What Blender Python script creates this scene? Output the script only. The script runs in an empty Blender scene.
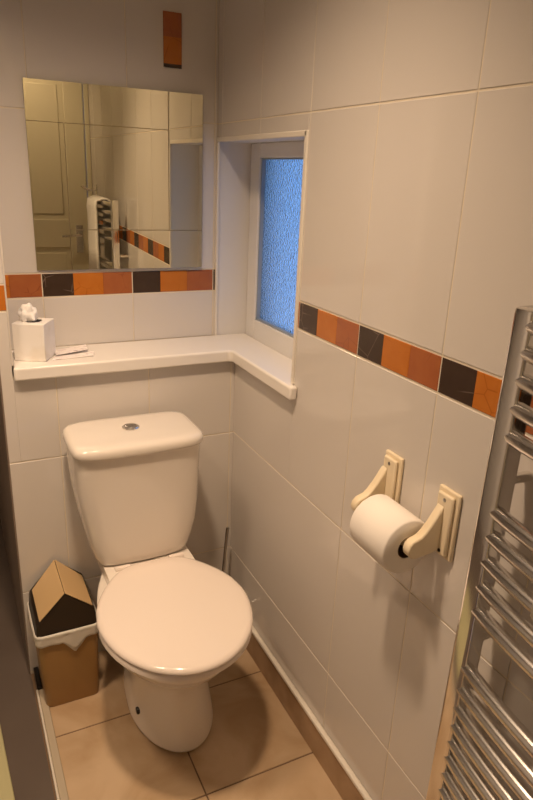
import bpy, bmesh, math, random
from mathutils import Vector, Matrix, noise
random.seed(4)
PI = math.pi
col = bpy.context.scene.collection
sc = bpy.context.scene

# ---------------------------------------------------------------- camera
cam_d = bpy.data.cameras.new('camera')
cam_d.sensor_fit = 'VERTICAL'; cam_d.sensor_height = 24.0; cam_d.lens = 640.66 * 24.0 / 800.0
cam_d.clip_start = 0.02
cam = bpy.data.objects.new('camera', cam_d); col.objects.link(cam)
rt = Vector((0.89813919, -0.43781986, 0.04074025)); up = Vector((0.1108329, 0.31507042, 0.94257451))
fw = Vector((0.42551389, 0.84204774, -0.33150193))
M = Matrix((rt, up, -fw)).transposed().to_4x4()
M.translation = Vector((-0.73746, -1.67700, 1.43694))
cam.matrix_world = M
sc.camera = cam

# ---------------------------------------------------------------- daylight outside the window
world = bpy.data.worlds.new('world'); sc.world = world; world.use_nodes = True
nt = world.node_tree; bg = nt.nodes['Background']
tc = nt.nodes.new('ShaderNodeTexCoord'); nz = nt.nodes.new('ShaderNodeTexNoise'); nz.inputs['Scale'].default_value = 3.0
nz.inputs['Detail'].default_value = 3
cr = nt.nodes.new('ShaderNodeValToRGB')
cr.color_ramp.elements[0].position = .40; cr.color_ramp.elements[0].color = (0.085, 0.21, 0.50, 1)
cr.color_ramp.elements[1].position = .62; cr.color_ramp.elements[1].color = (0.22, 0.42, 0.78, 1)
nt.links.new(tc.outputs['Generated'], nz.inputs['Vector']); nt.links.new(nz.outputs['Fac'], cr.inputs['Fac'])
nt.links.new(cr.outputs['Color'], bg.inputs['Color']); bg.inputs['Strength'].default_value = 2.5

# ---------------------------------------------------------------- ceiling lamps
LAMPS = [((-0.585, -0.80, 2.262), 84.0, .06, 112, 10), ((-0.46, -1.52, 2.262), 24.0, .022, 100, -34), ((-1.10, -0.62, 2.262), 56.0, .12, 112, 2)]  # third lamp is added fill for the right wall, weakening shadows
for p, e, rad_, cone, tilt in LAMPS:
    ld = bpy.data.lights.new('spot_lamp', 'SPOT'); ld.energy = e; ld.color = (1.0, 0.72, 0.48)
    ld.spot_size = math.radians(cone); ld.spot_blend = 1.0; ld.shadow_soft_size = rad_
    lo = bpy.data.objects.new('spot_lamp', ld); lo.location = p; lo.rotation_euler.x = math.radians(tilt); col.objects.link(lo)
sc.view_settings.view_transform = 'Standard'; sc.view_settings.look = 'None'
sc.view_settings.exposure = 0.0; sc.view_settings.gamma = 1.0
sc.view_settings.use_curve_mapping = False

# ---------------------------------------------------------------- materials
def mat(name, color, rough=.5, metal=0., coat=0., spec=.5, emit=None, estr=0., trans=0., ior=1.45, sss=0.):
    m = bpy.data.materials.new(name); m.use_nodes = True
    b = m.node_tree.nodes['Principled BSDF']
    b.inputs['Base Color'].default_value = (*color, 1); b.inputs['Roughness'].default_value = rough
    b.inputs['Metallic'].default_value = metal; b.inputs['Coat Weight'].default_value = coat
    b.inputs['Specular IOR Level'].default_value = spec; b.inputs['Transmission Weight'].default_value = trans
    b.inputs['IOR'].default_value = ior
    if emit: b.inputs['Emission Color'].default_value = (*emit, 1); b.inputs['Emission Strength'].default_value = estr
    return m
def noise_color(m, c1, c2, scale, lo=.35, hi=.65, detail=4, coord='Object', dist=0., stretch=None):
    t = m.node_tree; b = t.nodes['Principled BSDF']
    tc = t.nodes.new('ShaderNodeTexCoord'); n = t.nodes.new('ShaderNodeTexNoise'); r = t.nodes.new('ShaderNodeValToRGB')
    n.inputs['Scale'].default_value = scale; n.inputs['Detail'].default_value = detail; n.inputs['Distortion'].default_value = dist
    r.color_ramp.elements[0].position = lo; r.color_ramp.elements[0].color = (*c1, 1)
    r.color_ramp.elements[1].position = hi; r.color_ramp.elements[1].color = (*c2, 1)
    if stretch:
        mp = t.nodes.new('ShaderNodeMapping'); mp.inputs['Scale'].default_value = stretch
        t.links.new(tc.outputs[coord], mp.inputs['Vector']); t.links.new(mp.outputs['Vector'], n.inputs['Vector'])
    else: t.links.new(tc.outputs[coord], n.inputs['Vector'])
    t.links.new(n.outputs['Fac'], r.inputs['Fac']); t.links.new(r.outputs['Color'], b.inputs['Base Color'])
    return m
def bump(m, scale, strength, dist=.002, kind='noise', detail=2):
    t = m.node_tree; b = t.nodes['Principled BSDF']
    tc = t.nodes.new('ShaderNodeTexCoord')
    n = t.nodes.new('ShaderNodeTexNoise' if kind == 'noise' else 'ShaderNodeTexVoronoi')
    n.inputs['Scale'].default_value = scale
    if kind == 'noise': n.inputs['Detail'].default_value = detail
    bm_ = t.nodes.new('ShaderNodeBump'); bm_.inputs['Strength'].default_value = strength; bm_.inputs['Distance'].default_value = dist
    t.links.new(tc.outputs['Object'], n.inputs['Vector'])
    t.links.new(n.outputs[0], bm_.inputs['Height']); t.links.new(bm_.outputs['Normal'], b.inputs['Normal'])
    return m
def vein_mat(name, base, base2, vein, rough=.25):
    m = mat(name, base, rough, spec=.5); t = m.node_tree; b = t.nodes['Principled BSDF']
    tc = t.nodes.new('ShaderNodeTexCoord')
    n = t.nodes.new('ShaderNodeTexNoise'); n.inputs['Scale'].default_value = 30; n.inputs['Detail'].default_value = 5
    mix = t.nodes.new('ShaderNodeMix'); mix.data_type = 'RGBA'
    mix.inputs[6].default_value = (*base, 1); mix.inputs[7].default_value = (*base2, 1)
    v = t.nodes.new('ShaderNodeTexVoronoi'); v.feature = 'DISTANCE_TO_EDGE'; v.inputs['Scale'].default_value = 17
    v.inputs['Randomness'].default_value = 1
    r = t.nodes.new('ShaderNodeValToRGB'); r.color_ramp.elements[0].position = 0; r.color_ramp.elements[0].color = (1, 1, 1, 1)
    r.color_ramp.elements[1].position = .022; r.color_ramp.elements[1].color = (0, 0, 0, 1)
    n2 = t.nodes.new('ShaderNodeTexNoise'); n2.inputs['Scale'].default_value = 14
    r2 = t.nodes.new('ShaderNodeValToRGB'); r2.color_ramp.elements[0].position = .5; r2.color_ramp.elements[1].position = .6
    mul = t.nodes.new('ShaderNodeMath'); mul.operation = 'MULTIPLY'
    mix2 = t.nodes.new('ShaderNodeMix'); mix2.data_type = 'RGBA'; mix2.inputs[7].default_value = (*vein, 1)
    for a in (n, v, n2): t.links.new(tc.outputs['Object'], a.inputs['Vector'])
    t.links.new(n.outputs['Fac'], mix.inputs[0]); t.links.new(v.outputs['Distance'], r.inputs['Fac']); t.links.new(n2.outputs['Fac'], r2.inputs['Fac'])
    t.links.new(r.outputs['Color'], mul.inputs[0]); t.links.new(r2.outputs['Color'], mul.inputs[1])
    t.links.new(mul.outputs[0], mix2.inputs[0]); t.links.new(mix.outputs[2], mix2.inputs[6]); t.links.new(mix2.outputs[2], b.inputs['Base Color'])
    return m

TILE = bump(mat('white_tile', (.66, .62, .58), .07, spec=.5), 9, .06, .003)
GROUT = mat('grout', (.72, .645, .52), .8)
DARK = vein_mat('slate_tile', (.036, .020, .013), (.065, .040, .028), (.18, .13, .10))
ORANGE = vein_mat('orange_tile', (.46, .135, .016), (.56, .19, .028), (.36, .10, .01))
RUST = vein_mat('rust_tile', (.33, .095, .035), (.42, .14, .045), (.28, .08, .03))
PAINT = mat('white_paint', (.72, .70, .68), .45)
PLASTIC = mat('white_upvc', (.78, .77, .76), .25)
SHELF = mat('white_shelf', (.84, .80, .75), .22)
CEILM = mat('ceiling_paint', (.55, .52, .48), .8)
TAUPE = noise_color(mat('taupe_wall', (.2, .155, .12), .6), (.19, .145, .115), (.22, .17, .135), 5)
CARPET = noise_color(mat('dark_vinyl', (.10, .075, .06), .6), (.115, .088, .072), (.132, .103, .085), 4)
FLOORT = bump(noise_color(mat('floor_tile', (.5, .36, .22), .34, spec=.4), (.44, .30, .175), (.60, .45, .30), 5, .36, .66, 6, dist=.6), 30, .12, .002)
SKIRT = noise_color(mat('skirting_tile', (.36, .24, .14), .35), (.33, .21, .12), (.43, .29, .18), 12)
FGROUT = mat('floor_grout', (.20, .13, .08), .85)
TRIM = mat('cream_trim', (.78, .73, .65), .3)
KERB = mat('tan_tile_edge', (.50, .43, .33), .25)
CER = mat('ceramic', (.80, .74, .67), .07, spec=.55, coat=.3)
SEATM = mat('seat_plastic', (.84, .75, .68), .13, spec=.5)
CHROME = mat('chrome', (.86, .84, .81), .12, metal=1.)
CHROMEB = mat('satin_chrome', (.78, .76, .74), .22, metal=1.)
STEEL = mat('brushed_steel', (.42, .40, .38), .3, metal=1.)
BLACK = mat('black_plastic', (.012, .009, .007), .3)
DARKM = mat('dark_brown_plastic', (.022, .013, .007), .35)
BEIGE = mat('beige_plastic', (.62, .43, .22), .38)
GOLD = mat('golden_brown_plastic', (.36, .205, .07), .36)
LINER = mat('liner_film', (.84, .80, .72), .3, trans=.25)
PAPER = bump(mat('tissue_paper', (.88, .86, .84), .9), 260, .25, .001)
ROLLM = bump(mat('toilet_paper', (.90, .85, .79), .95), 420, .35, .0008)
CARD = mat('cardboard_core', (.13, .085, .055), .9)
WOOD = noise_color(mat('cream_wood', (.82, .70, .50), .4), (.78, .66, .46), (.86, .75, .56), 18, stretch=(1, 1, .2))
MIRROR = mat('mirror_glass', (.86, .83, .68), .004, metal=1.)
GROOVE = mat('mirror_groove', (.42, .36, .24), .35, metal=1.)
MEDGE = mat('mirror_edge', (.06, .055, .05), .3, metal=.6)
DOORM = mat('cream_door_paint', (.60, .55, .40), .45)
TOWEL = bump(mat('towel_cotton', (.88, .85, .80), .98), 160, .9, .004)
BOXW = noise_color(mat('box_card', (.84, .80, .76), .5), (.86, .83, .80), (.78, .73, .66), 16, .5, .7, 2)
RUBBER = mat('dark_rubber', (.01, .01, .01), .5)
LAMPM = mat('lamp_glass', (1, .9, .7), .3, emit=(1., .78, .5), estr=6.0)
LEAFM = noise_color(mat('printed_paper', (.8, .74, .72), .4), (.40, .28, .30), (.86, .80, .78), 55, .30, .42, 3, stretch=(1, 3, 1))
MAT_CREAM = mat('pale_mat', (.50, .47, .27), .95)

# ---------------------------------------------------------------- helpers
def link(name, me, parent=None):
    o = bpy.data.objects.new(name, me); col.objects.link(o)
    if parent: o.parent = parent
    return o
def obj(name, bm, mats, parent=None, smooth=False, bevel=0, seg=2, angle=40):
    bmesh.ops.recalc_face_normals(bm, faces=bm.faces)
    me = bpy.data.meshes.new(name); bm.to_mesh(me); bm.free()
    if not isinstance(mats, (list, tuple)): mats = [mats]
    for m in mats: me.materials.append(m)
    if smooth:
        for p in me.polygons: p.use_smooth = True
        me.set_sharp_from_angle(angle=math.radians(angle))
    o = link(name, me, parent)
    if bevel:
        md = o.modifiers.new('bevel', 'BEVEL'); md.width = bevel; md.segments = seg; md.limit_method = 'ANGLE'; md.angle_limit = math.radians(35)
        if not smooth:
            for p in me.polygons: p.use_smooth = True
            me.set_sharp_from_angle(angle=math.radians(35))
    return o
def thing(name, label, cat, loc=(0, 0, 0), group=None):
    o = bpy.data.objects.new(name, None); col.objects.link(o); o.location = loc; o.empty_display_size = .05
    o['label'] = label; o['category'] = cat
    if group: o['group'] = group
    return o
def place(o, loc):      # keep a child built in world coordinates at its place under a root at loc
    for c in o.children: c.location = c.location - Vector(loc)
def box(bm, x0, x1, y0, y1, z0, z1, mi=0):
    vs = [bm.verts.new((x, y, z)) for x in (x0, x1) for y in (y0, y1) for z in (z0, z1)]
    fs = []
    for q in ((0, 1, 3, 2), (4, 6, 7, 5), (0, 4, 5, 1), (2, 3, 7, 6), (0, 2, 6, 4), (1, 5, 7, 3)):
        f = bm.faces.new([vs[i] for i in q]); f.material_index = mi; fs.append(f)
    return vs
def loft(bm, rings, cap=True, closed=False):
    R = [[bm.verts.new(p) for p in r] for r in rings]
    n = len(R[0])
    pairs = list(zip(R, R[1:])) + ([(R[-1], R[0])] if closed else [])
    for a, b in pairs:
        for i in range(n): bm.faces.new((a[i], a[(i + 1) % n], b[(i + 1) % n], b[i]))
    if cap and not closed: bm.faces.new(R[0]); bm.faces.new(list(reversed(R[-1])))
    return R
def tube(bm, pts, r, n=12, cap=True):
    pts = [Vector(p) for p in pts]; rings = []
    rr = r if isinstance(r, (list, tuple)) else [r] * len(pts)
    prev = None
    for i, p in enumerate(pts):
        t = (pts[min(i + 1, len(pts) - 1)] - pts[max(i - 1, 0)]).normalized()
        a = prev if prev else (Vector((0, 0, 1)) if abs(t.z) < .9 else Vector((1, 0, 0)))
        s = (a - t * a.dot(t)).normalized(); prev = s; u = t.cross(s)
        rings.append([p + rr[i] * (math.cos(k * 2 * PI / n) * s + math.sin(k * 2 * PI / n) * u) for k in range(n)])
    return loft(bm, rings, cap)
def lathe(bm, c, prof, n=32, axis='z'):
    rings = []
    for r, h in prof:
        ring = []
        for k in range(n):
            a = 2 * PI * k / n; u, v = r * math.cos(a), r * math.sin(a)
            p = {'z': (u, v, h), 'y': (u, h, v), 'x': (h, u, v)}[axis]
            ring.append(Vector(c) + Vector(p))
        rings.append(ring)
    return loft(bm, rings)
def sstep(a, b, x):
    t = max(0, min(1, (x - a) / (b - a))); return t * t * (3 - 2 * t)

# ================================================================= THE ROOM
BR = .1644                      # depth of the recess above the shelf
ZC = 2.30
T, BND = .4073, .067
ZL = [-.1289, .2785, .6858, 1.0931, 1.1601, 1.5674, 1.9747, 2.382]
JX = -.5124                     # vertical joints on the back wall every 250 mm
JY = -.3694                     # vertical joints on the right wall
NY0, NY1, NZ1 = -.362, BR, 1.528     # window niche opening in the right wall
SHZ = .953
def tiles(bm, P, u0, u1, v0, v1, uj, hole=None, wide=()):
    """glazed tiles over a grout bed; P(u,v,d) gives the point d in front of the wall"""
    g = .0014; th = .004; bv = .0009
    def slab(a0, a1, b0, b1, mi):
        if a1 - a0 < .004 or b1 - b0 < .004: return
        lo = [P(a0, b0, 0), P(a1, b0, 0), P(a1, b1, 0), P(a0, b1, 0)]
        md = [P(a0, b0, th - bv), P(a1, b0, th - bv), P(a1, b1, th - bv), P(a0, b1, th - bv)]
        hi = [P(a0 + bv, b0 + bv, th), P(a1 - bv, b0 + bv, th), P(a1 - bv, b1 - bv, th), P(a0 + bv, b1 - bv, th)]
        L, Mi, H = [[bm.verts.new(p) for p in q] for q in (lo, md, hi)]
        for A, B in ((L, Mi), (Mi, H)):
            for i in range(4):
                f = bm.faces.new((A[i], A[(i + 1) % 4], B[(i + 1) % 4], B[i])); f.material_index = mi
        f = bm.faces.new(H); f.material_index = mi
    k0 = math.floor((u0 - uj) / .25) - 1; k1 = math.ceil((u1 - uj) / .25) + 1
    allj = [uj + k * .25 for k in range(k0, k1 + 1)]
    for j in range(len(ZL) - 1):
        js = [q for q in allj if not (j < 3 and any(abs(q - m_) < .01 for m_ in wide))]
        for ja, jb in zip(js, js[1:]):
            isb = j == 3
            cells = [(ja + g, jb - g, 0)]
            if isb:
                w = (.25 - 2 * g) / 3
                cells = [(ja + g + i * w, ja + g + (i + 1) * w, i + 1) for i in range(3)]
            for a0, a1, mi in cells:
                b0, b1 = ZL[j] + .0017, ZL[j + 1] - .0017
                if isb: b0, b1 = ZL[j] + .0026, ZL[j + 1] - .0026
                A0, A1, B0, B1 = max(a0, u0), min(a1, u1), max(b0, v0), min(b1, v1)
                if A1 <= A0 or B1 <= B0: continue
                if hole:
                    h0, h1, hz0, hz1 = hole
                    if A0 < h1 and A1 > h0 and B0 < hz1 and B1 > hz0:
                        if A0 < h0: slab(A0, h0, B0, B1, mi)
                        if A1 > h1: slab(h1, A1, B0, B1, mi)
                        m0, m1 = max(A0, h0), min(A1, h1)
                        if B0 < hz0: slab(m0, m1, B0, hz0, mi)
                        if B1 > hz1: slab(m0, m1, hz1, B1, mi)
                        continue
                slab(A0, A1, B0, B1, mi)
WM = [TILE, DARK, ORANGE, RUST, GROUT, PAINT]
e = .0005
def struct(o, label=None):
    o['kind'] = 'structure'
    if label: o['label'] = label
    return o
# right wall with its window niche   (tile face at x = 0)
bm = bmesh.new(); d = .0012
YA = -2.0
box(bm, d, .22, YA, NY0, 0, ZC, 4); box(bm, d, .22, NY0, BR + .12, 0, SHZ - .036, 4); box(bm, d, .22, NY0, BR + .12, NZ1, ZC, 4)
# on the right wall u runs towards the camera so the dark square comes first: u = -y
tiles(bm, lambda u, v, dd: Vector((.004 - dd, -u, v)), -BR, -YA, 0, ZC, -JY, hole=(-NY1 - .02, -NY0, SHZ - .036, NZ1), wide=(.119, .369))
wall_right = struct(obj('wall_right', bm, WM))
# boxed-out lower back wall and the pier at the left of the recess  (tile face at y = 0)
bm = bmesh.new()
XL = -.645; XR = -.617
box(bm, XL, .004, d, BR + .12, -.0126, SHZ - .036, 4)
box(bm, XL, XR, d, BR + .12, SHZ - .036, ZC, 4)
tiles(bm, lambda u, v, dd: Vector((u, .004 - dd, v)), XL, .0, 0, ZC, JX, hole=(XR, 1.0, SHZ - .036, 3))
wall_back = struct(obj('wall_back', bm, WM))
# recessed upper back wall (tile face at y = BR)
bm = bmesh.new()
box(bm, XR, .004, BR + .0012, BR + .12, SHZ - .036, ZC, 4)
box(bm, .004, .22, BR, BR + .12, SHZ - .036, NZ1, 5)
tiles(bm, lambda u, v, dd: Vector((u, BR + .004 - dd, v)), XR, .0, SHZ, ZC, -.5084)
wall_up = struct(obj('wall_back_upper', bm, WM))
# inner cheek of the recess and white edge trims
bm = bmesh.new(); box(bm, XR - .0005, XR + .004, .002, BR, SHZ, ZC); struct(obj('trim_1', bm, TRIM, bevel=.0015))
bm = bmesh.new(); box(bm, -.003, .006, BR - .008, BR, SHZ, NZ1); struct(obj('trim_2', bm, TRIM, bevel=.002))
# niche lining: top, right cheek, and slim trims around the opening
bm = bmesh.new(); box(bm, .004, .12, NY0, BR, NZ1 - .006, NZ1); box(bm, .004, .12, NY0, NY0 + .006, SHZ, NZ1)
struct(obj('trim_3', bm, PAINT))
bm = bmesh.new(); box(bm, -.0035, .006, NY0 - .004, NY0 + .010, SHZ, NZ1 + .004); box(bm, -.0035, .006, NY0, BR, NZ1 - .009, NZ1 + .004)
struct(obj('trim_4', bm, TRIM, bevel=.002))
# accent tile high on the upper back wall
bm = bmesh.new(); x0, x1 = -.158, -.108
for z0, z1, mi in ((1.697, 1.706, 0), (1.706, 1.770, 1), (1.770, 1.828, 2)):
    box(bm, x0, x1, BR - .0035, BR + .002, z0, z1, mi)
at = obj('accent_tile', bm, [DARK, ORANGE, RUST], wall_up); at['label'] = 'upright orange and brown accent tile above the mirror'

bm = bmesh.new(); box(bm, -.0002, .003, -.905, -.855, 1.765, 1.83, 0); box(bm, -.0002, .003, -.905, -.855, 1.83, 1.895, 1)
at = obj('accent_tile', bm, [ORANGE, RUST], wall_right); at['label'] = 'upright orange and brown accent tile high on the right wall'

# window in the niche
win = struct(bpy.data.objects.new('window_1', None)); col.objects.link(win)
bm = bmesh.new(); fx = .105; fy0, fy1, fz0, fz1 = NY0 - .02, BR - .002, SHZ - .03, NZ1 - .006
gy0, gy1, gz0, gz1 = -.30, .100, 1.010, 1.482
box(bm, fx, fx + .05, gy1, fy1, fz0, fz1); box(bm, fx, fx + .05, fy0, gy0, fz0, fz1)
box(bm, fx, fx + .05, gy0, gy1, fz0, gz0); box(bm, fx, fx + .05, gy0, gy1, gz1, fz1)
obj('window_frame', bm, PLASTIC, win, bevel=.003)
bm = bmesh.new(); w = .004
box(bm, fx + .006, fx + .02, gy1 - w, gy1, gz0, gz1); box(bm, fx + .006, fx + .02, gy0, gy0 + w, gz0, gz1)
box(bm, fx + .006, fx + .02, gy0, gy1, gz0, gz0 + w); box(bm, fx + .006, fx + .02, gy0, gy1, gz1 - w, gz1)
obj('glazing_bead', bm, mat('grey_gasket', (.30, .34, .38), .5), win)
GL = mat('obscure_glass', (.60, .66, .70), .25, trans=1., ior=1.45); bump(GL, 150, .4, .004, 'voronoi')
bm = bmesh.new(); box(bm, fx + .018, fx + .023, gy0, gy1, gz0, gz1); obj('window_pane', bm, GL, win)

# floor of square tiles, grout lines following the photograph's joints
bm = bmesh.new(); box(bm, XL - .002, .0, YA, .28, -.03, -.0125, 1); box(bm, XR - .005, .0, YA, .01, -.0125, -.0015, 1)
s = .3204; xs = [-.3093 + i * s for i in (-2, -1, 0, 1)]; ys = [.0449 - i * s for i in range(0, 8)]
for a in xs[:-1] + []:
    for b in ys:
        x0, x1, y0, y1 = max(a + .002, XR - .005), min(a + s - .002, 0), max(b - s + .002, YA), min(b - .002, .005)
        if x1 - x0 < .01 or y1 - y0 < .01: continue
        vs = box(bm, x0, x1, y0, y1, -.003, 0, 0)
struct(obj('floor', bm, [FLOORT, FGROUT], bevel=.0008, seg=1))
bm = bmesh.new(); box(bm, -1.6, XL, YA, 1.0, -.03, -.012); struct(obj('floor_left', bm, CARPET))
# skirtings: tile with a pale trim bead on top
bm = bmesh.new(); box(bm, -.010, -.0002, YA, -.0002, 0, .094); struct(obj('baseboard_right', bm, SKIRT, bevel=.001, seg=1))
bm = bmesh.new(); box(bm, -.014, -.0002, YA, -.0002, .094, .107); struct(obj('trim_5', bm, TRIM, bevel=.004, seg=3))
bm = bmesh.new(); box(bm, XL + .010, XR + .002, YA, -.092, -.012, .006); struct(obj('baseboard_left', bm, KERB, bevel=.002))
bm = bmesh.new(); box(bm, XL + .004, XL + .0098, YA, -.092, -.012, .009); struct(obj('trim_6', bm, TRIM, bevel=.002))
bm = bmesh.new(); box(bm, XL + .008, XR - .006, -.090, -.001, -.012, .012); struct(obj('bin_reflection', bm, BLACK, bevel=.002))  # dark reflection of the bin, built as a black strip on the kerb

# hall beyond the left edge, wall behind the camera, ceiling
bm = bmesh.new(); box(bm, XL, XL + .10, BR + .12, 1.0, -.012, ZC); box(bm, XL - .004, XL, .001, 1.0, -.012, ZC)
struct(obj('wall_hall', bm, TAUPE))
bm = bmesh.new(); box(bm, -1.6, XL + .1, 1.0, 1.1, -.012, ZC); struct(obj('wall_hall_end', bm, TAUPE))
bm = bmesh.new(); box(bm, -1.7, -1.6, YA, 1.1, -.012, ZC); struct(obj('wall_left', bm, PAINT))
bm = bmesh.new()
box(bm, -1.7, -.86, YA - .1, YA, 0, ZC); box(bm, -.86, -.0008, YA - .1, YA, 2.02, ZC); box(bm, -.0008, .22, YA - .1, YA, 0, ZC)
struct(obj('wall_front', bm, PAINT))
bm = bmesh.new(); box(bm, -1.7, .22, YA - .1, 1.1, ZC, ZC + .05); struct(obj('ceiling', bm, CEILM))
bm = bmesh.new(); box(bm, -1.6, XR, YA, YA + .012, 0, .09); 
bm.free()

# panelled cream door behind the camera (seen in the mirror)
door = struct(bpy.data.objects.new('door_1', None)); col.objects.link(door)
dx0, dx1, dy = -.80, -.030, YA + .0
bm = bmesh.new(); box(bm, dx0, dx1, dy - .045, dy - .012, .005, 1.985)
st = .105
for x0, x1 in ((dx0, dx0 + st), ((dx0 + dx1) / 2 - st / 2, (dx0 + dx1) / 2 + st / 2), (dx1 - st, dx1)): box(bm, x0, x1, dy - .014, dy - .002, .005, 1.985)
for z0, z1 in ((.005, .22), (.96, 1.12), (1.86, 1.985)): box(bm, dx0 + .001, dx1 - .001, dy - .0145, dy - .0025, z0, z1)
obj('door_leaf', bm, DOORM, door, bevel=.004)
for i in (0, 1):
    xa = dx0 + st if i == 0 else (dx0 + dx1) / 2 + st / 2; xb = xa + (dx1 - dx0 - 3 * st) / 2
    for z0, z1 in ((.22, .96), (1.12, 1.86)):
        bm = bmesh.new(); box(bm, xa + .03, xb - .03, dy - .014, dy - .006, z0 + .03, z1 - .03); obj('panel', bm, DOORM, door, bevel=.006)
bm = bmesh.new()
box(bm, -.86, dx0 - .003, dy - .08, dy + .0, 0, 2.02); box(bm, dx1 + .004, -.001, dy - .08, dy + .012, .11, 2.02); box(bm, -.86, -.001, dy - .08, dy, 1.99, 2.02)
box(bm, -.88, -.83, dy, dy + .014, 0, 2.05); box(bm, -.88, -.001, dy, dy + .014, 2.0, 2.05)
obj('door_frame', bm, DOORM, door, bevel=.003)
bm = bmesh.new(); box(bm, dx1 - .075, dx1 - .035, dy - .002, dy + .006, .93, 1.09); hp = obj('handle_plate', bm, CHROME, door, bevel=.002)
bm = bmesh.new(); tube(bm, [(dx1 - .055, dy, 1.035), (dx1 - .055, dy + .045, 1.035), (dx1 - .075, dy + .05, 1.036), (dx1 - .16, dy + .05, 1.03)], [.010, .009, .009, .007]); obj('lever_handle', bm, CHROME, door, smooth=True)

# ================================================================= THINGS
# L-shaped shelf: along the back recess and round into the window niche
def lshape(pts, z0, z1):
    bm = bmesh.new(); a = [bm.verts.new((x, y, z0)) for x, y in pts]; b = [bm.verts.new((x, y, z1)) for x, y in pts]
    bm.faces.new(a); bm.faces.new(b)
    for i in range(len(pts)): bm.faces.new((a[i], a[(i + 1) % len(pts)], b[(i + 1) % len(pts)], b[i]))
    return bm
bm = lshape([(XR + .001, -.024), (-.030, -.024), (-.022, -.032), (-.022, -.386), (-.001, -.386), (-.001, NY0 + .0005), (fx - .0005, NY0 + .0005), (fx - .0005, BR - .0005), (XR + .0045, BR - .0005), (XR + .0045, -.0)], SHZ - .035, SHZ)
shelf = obj('window_shelf', bm, SHELF, bevel=.008, seg=4)
shelf['label'] = 'white L-shaped shelf running under the mirror and into the window niche'; shelf['category'] = 'shelf'

# mirror with cut pinwheel lines
mz0, mz1, mx0, mx1 = 1.168, 1.637, -.519, -.051
mir = thing('wall_mirror', 'square frameless mirror with cut crossing lines on the back wall', 'mirror', ((mx0 + mx1) / 2, BR - .0095, mz0))
cx, hx = (mx0 + mx1) / 2, (mx1 - mx0) / 2
bm = bmesh.new(); box(bm, -hx, hx, .0, .0062, 0, mz1 - mz0, 0)
for f in bm.faces:
    if abs(f.normal.y) < .5: pass
bm.normal_update()
for f in bm.faces:
    if abs(f.calc_center_median().y) > 1e-5: f.material_index = 1
obj('mirror_glass', bm, [MIRROR, MEDGE], mir)
def groove(x0, z0, x1, z1):
    bm = bmesh.new(); w = .0011
    if x0 == x1: box(bm, x0 - cx - w, x0 - cx + w, -.0006, .0001, z0 - mz0, z1 - mz0)
    else: box(bm, x0 - cx, x1 - cx, -.0006, .0001, z0 - mz0 - w, z0 - mz0 + w)
    obj('engraved_line', bm, GROOVE, mir)
groove(mx0, 1.541, -.150, 1.541); groove(-.150, 1.275, -.150, mz1); groove(-.427, 1.275, mx1, 1.275); groove(-.427, mz0, -.427, 1.541)
mir.rotation_euler = (math.radians(.3), 0, math.radians(-1.0))

# ---------------------------------------------------------------- toilet
def outline(cxx, yb, yf, W, wb, n=56, nf=2.0, nb=3.2, z=0., split=.45):
    """plan outline: round front at yf, narrower straight back of half width wb at yb"""
    yc = yb + (yf - yb) * split; pts = []
    for k in range(n):
        a = 2 * PI * k / n; s, c = math.sin(a), math.cos(a)      # c=1 front, c=-1 back
        ex = nf if c > 0 else nb
        X = math.copysign(abs(s) ** (2 / ex), s); Y = math.copysign(abs(c) ** (2 / ex), c)
        if c > 0: y = yc + (yf - yc) * Y; x = W * X
        else:
            y = yc + (yc - yb) * Y; t = (yc - y) / (yb - yc) if yb != yc else 0
            t = abs(y - yc) / abs(yb - yc); x = X * (W + (wb - W) * sstep(0, 1.0, t))
        pts.append(Vector((cxx + x, y, z)))
    return pts
TX = -.329
toilet = thing('toilet', 'white close-coupled toilet with closed lid against the back wall', 'toilet', (TX, -.30, 0))
bm = bmesh.new()
rings = []
for z, yb, yf, W, wb, sp in ((0, -.03, -.470, .114, .088, .55), (.012, -.03, -.474, .116, .089, .55), (.06, -.03, -.466, .110, .085, .55), (.14, -.03, -.452, .098, .078, .55),
                         (.20, -.03, -.450, .098, .078, .55), (.25, -.03, -.485, .118, .085, .55), (.29, -.03, -.535, .142, .098, .52), (.33, -.03, -.585, .162, .096, .54),
                         (.365, -.03, -.610, .172, .098, .56), (.375, -.03, -.617, .176, .099, .56), (.392, -.03, -.620, .177, .100, .56), (.398, -.032, -.614, .173, .098, .56)):
    rings.append(outline(TX + .026 * (1 - sstep(.12, .36, z)), yb, yf, W, wb, z=z, split=sp, nb=3.5 if z < .3 else 4.5))
loft(bm, rings)
pan = obj('pan', bm, CER, toilet, smooth=True, angle=50)
md = pan.modifiers.new('sub', 'SUBSURF'); md.levels = 1; md.render_levels = 2
# raised platform behind the hinges carrying the cistern
bm = bmesh.new()
rings = [[Vector((TX + sx * w_, y, z)) for sx, y in ((-1, -.03), (1, -.03), (1, yf), (-1, yf))] for z, w_, yf in ((.36, .112, -.20), (.40, .121, -.26), (.426, .119, -.25), (.4265, .117, -.248))]
loft(bm, rings); obj('cistern_platform', bm, CER, toilet, bevel=.008, seg=3)
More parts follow.
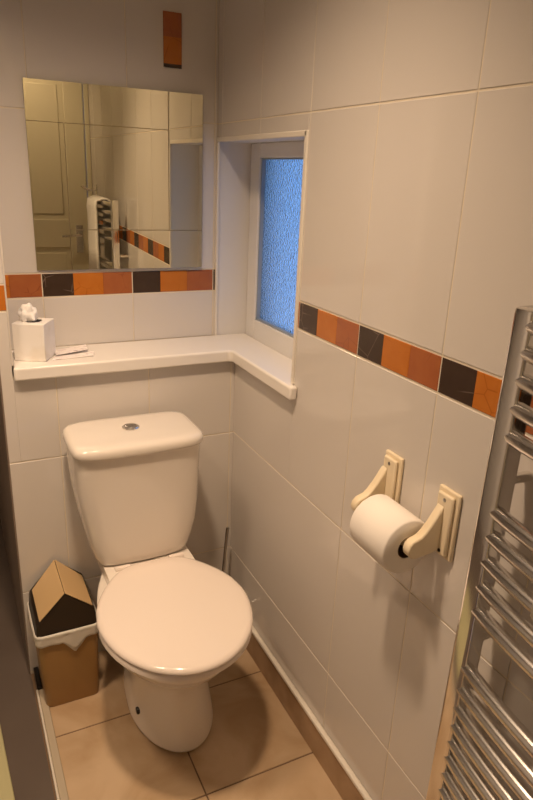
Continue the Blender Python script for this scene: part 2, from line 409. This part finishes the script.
# seat ring, then lid
def slab_outline(z0, z1, yb, yf, W, wb, dome=0., edge=.006, nb=3.0, split=.47):
    bm = bmesh.new(); R = []
    for z, ins in ((z0, edge), (z0 + edge * .5, 0), (z1 - edge, 0), (z1 - edge * .3, edge * .5), (z1, edge * 1.6)):
        R.append(outline(TX + .0, yb - ins * .5, yf + ins, W - ins, wb - ins, z=z, nb=nb, split=split))
    for k in range(1, 7):
        t = k / 7; c = Vector((TX, (yb + yf) / 2, 0)); base = R[4]
        R.append([Vector((c.x + (p.x - c.x) * (1 - t), c.y + (p.y - c.y) * (1 - t), z1 + dome * (1 - (1 - t) ** 2))) for p in base])
    loft(bm, R); return bm
seat = obj('seat', slab_outline(.401, .420, -.225, -.640, .184, .138), SEATM, toilet, smooth=True, angle=60)
lid = obj('lid', slab_outline(.4215, .437, -.205, -.645, .186, .140, dome=.004, edge=.008), SEATM, toilet, smooth=True, angle=60)
for sx in (-1, 1):
    bm = bmesh.new(); tube(bm, [(TX + sx * .055, -.207, .429), (TX + sx * .095, -.207, .429)], .008, 14); obj('hinge', bm, SEATM, lid, smooth=True)
# cistern
CX = -.344
bm = bmesh.new(); rings = []
def rrect(cxx, x, y0, y1, z, n=11, ex=5.0, fb=.0):
    pts = []
    for k in range(4 * n):
        a = 2 * PI * k / (4 * n); c, s_ = math.cos(a), math.sin(a)
        X = math.copysign(abs(c) ** (2 / ex), c); Y = math.copysign(abs(s_) ** (2 / ex), s_)
        y = (y0 + y1) / 2 + (y1 - y0) / 2 * Y
        if Y < 0: y -= fb * (1 - X * X) * abs(Y)      # bowed front
        pts.append(Vector((cxx + x * X, y, z)))
    return pts
prof = [(.430, .118, -.182), (.434, .125, -.188), (.455, .132, -.194), (.49, .1415, -.199), (.53, .1500, -.203), (.59, .158, -.208), (.66, .163, -.212), (.74, .166, -.217), (.768, .1665, -.219)]
for z, w_, yf in prof: rings.append(rrect(CX + .008 * (1 - sstep(.5, .7, z)), w_, yf, -.030, z, fb=.010, ex=6.5))
loft(bm, rings); obj('cistern', bm, CER, toilet, smooth=True, angle=60)
bm = bmesh.new(); rings = []
for z, ins in ((.763, .006), (.7645, .001), (.769, -.001), (.781, -.001), (.788, .003), (.792, .010), (.7935, .022)):
    rings.append(rrect(CX, .1705 - ins, -.229 + ins, -.028 - ins * .3, z, fb=.010, ex=6.5))
for k in range(1, 6):
    t = k / 6; rings.append([Vector((CX + (p.x - CX) * (1 - t), -.128 + (p.y + .128) * (1 - t), .7935 + .0025 * (1 - (1 - t) ** 2))) for p in rings[6]])
loft(bm, rings); obj('cistern_lid', bm, CER, toilet, smooth=True, angle=60)
bm = bmesh.new(); lathe(bm, (-.350, -.128, .7955), [(.021, 0), (.0225, .001), (.0225, .004), (.020, .0062), (.0175, .0062), (.0165, .0045)]); fb = obj('flush_button', bm, CHROME, toilet, smooth=True)
for s_ in (0, 1):
    bm = bmesh.new(); pts = [(-.352, -.128)] ; n = 14
    ring = [Vector((-.350 + .0155 * math.cos(PI * s_ + PI * k / n), -.128 + .0155 * math.sin(PI * s_ + PI * k / n) + (.0009 if s_ == 0 else -.0009), 0)) for k in range(n + 1)]
    loft(bm, [[p + Vector((0, 0, .7995)) for p in ring], [p + Vector((0, 0, .8025)) for p in ring]]); obj('button_half', bm, STEEL, fb, bevel=.0008)
# fixing recess in the foot with its dark screw hole
bm = bmesh.new(); lathe(bm, (TX - .076, -.335, .062), [(.010, -.012), (.010, 0.003), (.0085, .006)], 16, 'x')
for v in bm.verts: v.co.x = (TX - .076) - (v.co.x - (TX - .076))
b_ = obj('screw_cap', bm, BLACK, toilet, smooth=True); b_['label'] = 'dark screw hole cover on the left of the foot'
place(toilet, toilet.location)

# ---------------------------------------------------------------- swing bin
BX0, BX1, BY0, BY1 = -.634, -.468, -.182, -.006
bin_ = thing('swing_bin', 'golden brown plastic bin with house-shaped swing lid left of the toilet', 'bin', ((BX0 + BX1) / 2, (BY0 + BY1) / 2, 0))
def rr(x0, x1, y0, y1, z, r=.018, n=5):
    pts = []
    for (cx_, cy_, a0) in ((x1 - r, y1 - r, 0), (x0 + r, y1 - r, PI / 2), (x0 + r, y0 + r, PI), (x1 - r, y0 + r, 3 * PI / 2)):
        for k in range(n + 1):
            a = a0 + PI / 2 * k / n; pts.append(Vector((cx_ + r * math.cos(a), cy_ + r * math.sin(a), z)))
    return pts
bm = bmesh.new(); loft(bm, [rr(BX0 + .014, BX1 - .008, BY0 + .014, BY1 - .010, .0), rr(BX0 + .012, BX1 - .006, BY0 + .012, BY1 - .009, .006), rr(BX0 + .003, BX1 - .001, BY0 + .003, BY1 - .003, .238)])
obj('body', bm, GOLD, bin_, smooth=True, angle=50)
# liner turned over the rim, wavy lower hem with a hanging corner
bm = bmesh.new(); base = rr(BX0, BX1, BY0, BY1, 0, n=8); top = []; 
def resample(ring, n):
    out = []; L = [0]
    for i in range(len(ring)): L.append(L[-1] + (ring[(i + 1) % len(ring)] - ring[i]).length)
    for k in range(n):
        d_ = L[-1] * k / n; i = max(j for j in range(len(ring)) if L[j] <= d_ + 1e-9); t = (d_ - L[i]) / max(1e-9, L[i + 1] - L[i])
        out.append(ring[i].lerp(ring[(i + 1) % len(ring)], t))
    return out
base = resample(base, 120); cb = Vector(((BX0 + BX1) / 2, (BY0 + BY1) / 2, 0)); R = []
for q, z in enumerate((.256, .252, .246, .240, .234, .228, .222)):
    ring = []
    for p in base:
        o_ = (p - cb).normalized()
        wv = noise.noise(Vector((p.x * 55, p.y * 55, q * .5))) * .0022 * (q > 1)
        zz = z
        if q >= 4:
            hem = .003 * noise.noise(Vector((p.x * 40, p.y * 40, 3)))
            tri = max(0, 1 - abs(p.x + .537) / .030) if p.y < BY0 + .003 else 0
            zz = z + hem * (q - 3) / 3 - tri * .040 * (q - 3) / 3
        ring.append(Vector((p.x, p.y, zz)) + o_ * (.0035 + wv + (.002 if q == 1 else 0) - (.003 if q == 0 else 0)))
    R.append(ring)
loft(bm, R, cap=False); ln_ = obj('liner', bm, LINER, bin_, smooth=True, angle=80)
md = ln_.modifiers.new('solid', 'SOLIDIFY'); md.thickness = .0008
ln_['label'] = 'crumpled white plastic liner folded over the rim'
# dark house-shaped hood
RX = -.553; RZ = .373; EZ = .292
def gable(y, ins=0, zo=0):
    return [Vector((BX0 + ins, y, .240)), Vector((BX1 - ins, y, .240)), Vector((BX1 - .010 - ins, y, EZ + zo + .016)), Vector((RX, y, RZ + zo - ins)), Vector((BX0 + .005 + ins, y, EZ + zo - .004))]
bm = bmesh.new(); loft(bm, [gable(BY0 + .003), gable(BY1 - .002)]); obj('hood', bm, DARKM, bin_, bevel=.006, seg=3)
def plate(a, b, y0, y1, off):
    n_ = Vector((-(b[1] - a[1]), 0, b[0] - a[0])).normalized()
    if n_.z < 0: n_ = -n_
    A, B = Vector((a[0], 0, a[1])), Vector((b[0], 0, b[1]))
    rings = []
    for h in (.0004, off): rings.append([Vector((p.x, y, p.z)) + n_ * h for p, y in ((A, y0[0]), (B, y0[1]), (B, y1[1]), (A, y1[0]))])
    bm = bmesh.new(); loft(bm, rings); return bm
sl = obj('swing_flap', plate((RX, RZ - .0005), (BX0 + .014, EZ + .0075), (BY0 + .001, BY0 + .004), (BY1 - .006, BY1 - .022), .003), BEIGE, bin_, bevel=.001)
sr = obj('swing_flap', plate((RX, RZ - .0005), (BX1 - .016, EZ + .0205), (BY0 + .001, BY0 + .004), (BY1 - .006, BY1 - .026), .003), BEIGE, bin_, bevel=.001)
place(bin_, bin_.location)

# ---------------------------------------------------------------- toilet brush
br = thing('toilet_brush', 'toilet brush with thin metal handle standing in the corner behind the toilet', 'toilet brush', (-.050, -.062, 0))
bm = bmesh.new(); lathe(bm, (0, 0, 0), [(.034, 0), (.036, .003), (.034, .10), (.036, .115), (.033, .117), (.031, .10), (.028, .02), (.001, .018)]); obj('holder', bm, CER, br, smooth=True)
bm = bmesh.new(); tube(bm, [(-.010, 0, .03), (-.003, 0, .20), (.012, .004, .372), (.0135, .004, .388)], [.004, .004, .0052, .0045], 12); obj('handle', bm, STEEL, br, smooth=True)
bm = bmesh.new(); lathe(bm, (-.008, 0, .025), [(.012, 0), (.022, .01), (.022, .06), (.010, .07)], 20); obj('brush_head', bm, PAPER, br, smooth=True)

# ---------------------------------------------------------------- tissue box and leaflets
tb = thing('tissue_box', 'white cube tissue box on the left end of the shelf', 'tissue box', (-.550, .066, SHZ))
bm = bmesh.new(); box(bm, -.041, .041, -.041, .041, 0, .099); obj('carton', bm, BOXW, tb, bevel=.002)
bm = bmesh.new(); lathe(bm, (0, 0, .0978), [(.022, 0), (.022, .0012)], 24); obj('opening', bm, PLASTIC, tb)
bm = bmesh.new(); bmesh.ops.create_icosphere(bm, subdivisions=4, radius=1)
for v in bm.verts:
    p = v.co.copy(); n_ = noise.noise(p * 1.7 + Vector((3, 1, 7))); n2 = noise.noise(p * 4.5)
    v.co = Vector((p.x * .023, p.y * .017, p.z * .026)) * (1 + .38 * n_ + .16 * n2) + Vector((-.010, -.006, .118))
    if v.co.z < .096: v.co.z = .096
obj('tissue', bm, PAPER, tb, smooth=True, angle=80)
tb.rotation_euler.z = math.radians(-27)
def leaflet(pts, z, lab):
    bm = bmesh.new(); n = 6; g = []
    A, B, C_, D = [Vector(p) for p in pts]
    for i in range(n + 1):
        for j in range(3):
            u, v = i / n, j / 2; p = A.lerp(B, u).lerp(D.lerp(C_, u), v)
            g.append(bm.verts.new((p.x, p.y, z + .0045 * u * u * (1 if v > .4 else .3) )))
    for i in range(n):
        for j in range(2): bm.faces.new((g[i * 3 + j], g[(i + 1) * 3 + j], g[(i + 1) * 3 + j + 1], g[i * 3 + j + 1]))
    o = obj('leaflet', bm, LEAFM); md = o.modifiers.new('s', 'SOLIDIFY'); md.thickness = .0012; md.offset = 1
    o['label'] = lab; o['category'] = 'leaflet'; o['group'] = 'leaflets on the shelf'; return o
leaflet([(-.515, .022), (-.405, .030), (-.398, .062), (-.505, .056)], SHZ + .0004, 'lower printed leaflet lying flat on the shelf beside the tissue box')
leaflet([(-.500, .050), (-.412, .078), (-.408, .124), (-.498, .102)], SHZ + .0056, 'upper printed leaflet resting over another on the shelf')

# ---------------------------------------------------------------- toilet roll holder and roll
AX, AZ = -.063, .838
th = thing('toilet_roll_holder', 'cream painted wooden toilet roll holder on the right wall', 'toilet roll holder', (0, -.86, AZ))
for k, (py, ay) in enumerate(((-.783, -.770), (-.941, -.934))):
    bm = bmesh.new(); box(bm, -.008, -.0003, py - .026, py + .026, .812, .942)
    br_ = obj('bracket', bm, WOOD, th, bevel=.003, seg=2)
    bm = bmesh.new(); box(bm, -.016, -.0078, py - .019, py + .019, .819, .935); obj('backplate', bm, WOOD, br_, bevel=.0035)
    # arm profile in x-z
    top = [(-.015, .913), (-.021, .905), (-.029, .892), (-.038, .879), (-.047, .868), (-.056, .860)]
    tip = [(AX + .019 * math.cos(a), AZ + .019 * math.sin(a)) for a in [math.radians(q) for q in (95, 120, 150, 180, 210, 240, 265)]]
    bot = [(-.052, .8200), (-.040, .8215), (-.028, .8235), (-.015, .8255)]
    prof2 = top + tip + bot
    bm = bmesh.new(); loft(bm, [[Vector((x, ay - .009, z)) for x, z in prof2], [Vector((x, ay + .009, z)) for x, z in prof2]])
    obj('arm', bm, WOOD, br_, bevel=.003, seg=3)
    for zz, mm in ((.924, WOOD), (.828, BLACK)):
        bm = bmesh.new(); lathe(bm, (-.0155, py - (.004 if zz < .9 else 0), zz), [(.0035, 0), (.0035, -.0012), (.002, -.0016)], 14, 'x'); s2 = obj('screw', bm, STEEL if zz > .9 else BLACK, br_, smooth=True)
bm = bmesh.new(); tube(bm, [(AX, -.776, AZ), (AX, -.928, AZ)], .011, 18); obj('rod', bm, WOOD, th, smooth=True)
place(th, th.location)
tr = thing('toilet_roll', 'white toilet roll hanging on the cream wooden holder', 'toilet roll', (AX, -.864, AZ - .0100))
bm = bmesh.new(); r1, r0, y0, y1 = .0530, .0215, -.054, .054
n = 56
def ringy(r, y, wob=0): return [Vector((r * math.cos(2 * PI * k / n), y, r * math.sin(2 * PI * k / n))) for k in range(n)]
loft(bm, [ringy(r0, y0), ringy(r1 - .003, y0), ringy(r1, y0 + .003), ringy(r1, y1 - .003), ringy(r1 - .003, y1), ringy(r0, y1)], closed=True)
obj('paper', bm, ROLLM, tr, smooth=True, angle=50)
bm = bmesh.new(); loft(bm, [ringy(.0195, y0 + .001), ringy(.0208, y0 + .001), ringy(.0208, y1 - .001), ringy(.0195, y1 - .001)], closed=True)
obj('core', bm, CARD, tr, smooth=True, angle=50)

# ---------------------------------------------------------------- towel radiator
rad = thing('towel_radiator', 'chrome ladder towel radiator on the right wall', 'towel radiator', (-.055, -1.35, .15))
PY0, PY1 = -1.073, -1.573
def post(y, s_):
    bm = bmesh.new(); pr = []
    w_, dp = .0165, .017
    for k in range(40):                       # D profile: rounded face to the room
        a = 2 * PI * k / 40; ex = 6.0
        X = math.copysign(abs(math.cos(a)) ** (2 / ex), math.cos(a)) * dp; Y = math.copysign(abs(math.sin(a)) ** (2 / ex), math.sin(a)) * w_
        pr.append((X - .058, Y + y))
    rings = [[Vector((-.058 + (x + .058) * k_, y + (yy - y) * k_, z)) for x, yy in pr] for z, k_ in ((.20, .75), (.202, .95), (.208, 1), (1.276, 1), (1.282, .95), (1.284, .78))]
    loft(bm, rings); return bm
for y in (PY0, PY1): obj('post', post(y, 1), CHROME, rad, smooth=True, angle=35)
bars = [1.262, 1.226, 1.188, 1.148, 1.107] + [.988, .948, .905, .861, .817] + [.707, .664, .625, .588, .553, .518, .481, .443, .405, .367, .329, .291, .253]
for z in bars:
    bm = bmesh.new(); pts = []
    for k in range(17):
        t = k / 16; y = PY0 - .010 + (PY1 - PY0 + .020) * t; pts.append((-.064 - .024 * math.sin(PI * t) ** .8, y, z))
    tube(bm, pts, .0112, 16); b_ = obj('bar', bm, CHROMEB, rad, smooth=True)
for y, yy in ((PY0, -.6), (PY1, .6)):
    for z in (1.03, .75, .24):
        bm = bmesh.new(); tube(bm, [(-.0005, y, z), (-.045, y, z)], .008, 14); obj('wall_bracket', bm, CHROME, rad, smooth=True)
for y in (PY0, PY1):
    bm = bmesh.new(); tube(bm, [(-.058, y, .2005), (-.058, y, .11), (-.058, y, .09), (-.040, y, .075), (-.0145, y, .075)], [.009, .009, .010, .009, .009], 14); obj('valve', bm, CHROME, rad, smooth=True)
place(rad, rad.location); rad.rotation_euler.x = math.radians(.8)      # hangs a touch out of plumb
# towel over the radiator (outside the direct view, visible in the mirror)
bm = bmesh.new(); R = []
for (x, z) in [(-.098, .92), (-.098, 1.05), (-.096, 1.18), (-.096, 1.24), (-.092, 1.272), (-.078, 1.282), (-.060, 1.282), (-.044, 1.272), (-.036, 1.24), (-.034, 1.12), (-.034, .98)]:
    ring = []
    for k in range(25):
        t = k / 24; y = -1.225 - .26 * t; f_ = .005 * math.sin(t * 17 + z * 3) + .004 * noise.noise(Vector((t * 5, z * 6, x * 10)))
        ring.append((x - (.0 if x > -.05 else 1) * abs(f_) * 2 - (.022 * math.sin(PI * (t * .33 / .5 + .24)) if x < -.05 and z < 1.28 else 0), y, z + .004 * noise.noise(Vector((t * 6, 2, 1)))))
    R.append([bm.verts.new(p) for p in ring])
for a, b in zip(R, R[1:]):
    for i in range(24): bm.faces.new((a[i], a[i + 1], b[i + 1], b[i]))
tw = obj('hand_towel', bm, TOWEL, smooth=True, angle=80); md = tw.modifiers.new('s', 'SOLIDIFY'); md.thickness = .008; md.offset = 0
tw['label'] = 'white towel folded over the top of the chrome radiator, seen in the mirror'; tw['category'] = 'towel'

hk = thing('coat_hook', 'small chrome double hook on the tiled wall beside the cream door', 'hook', (-.0004, -1.84, 1.30))
bm = bmesh.new(); box(bm, -.005, 0, -.016, .016, -.025, .025); obj('hook_plate', bm, CHROME, hk, bevel=.002)
for sy in (-1, 1):
    bm = bmesh.new(); tube(bm, [(-.004, 0, 0), (-.040, sy * .014, -.006), (-.068, sy * .022, .004), (-.078, sy * .024, .018)], [.007, .006, .006, .011], 12); obj('prong', bm, CHROME, hk, smooth=True)

# pale mat on the hall floor at the lower left corner
bm = bmesh.new(); rings = [[Vector((x, y, z)) for x, y in ((-1.05, -.05), (-.748, -.09), (-.722, -.60), (-1.05, -.60))] for z in (-.0118, -.004)]
loft(bm, rings); m_ = obj('floor_mat', bm, MAT_CREAM, bevel=.003); m_['label'] = 'pale cream mat edge on the dark floor at the lower left corner'; m_['category'] = 'mat'

# downlight fittings in the ceiling, the third for the added fill lamp
for i, (p, *_s) in enumerate(LAMPS):
    t = thing('ceiling_light', ('recessed round ceiling downlight over the toilet', 'recessed round ceiling downlight nearer the door', 'added unseen fill light in the ceiling over the dark floor')[i], 'ceiling light', (p[0], p[1], ZC), 'ceiling downlights')
    bm = bmesh.new(); lathe(bm, (0, 0, -.001), [(.030, -.003), (.032, -.006), (.042, -.006), (.045, -.001), (.045, 0), (.030, 0)], 32); obj('bezel', bm, CHROME, t, smooth=True)
    bm = bmesh.new(); lathe(bm, (0, 0, -.001), [(.029, -.001), (.029, -.0035), (.001, -.004)], 24); obj('bulb', bm, LAMPM, t, smooth=True)
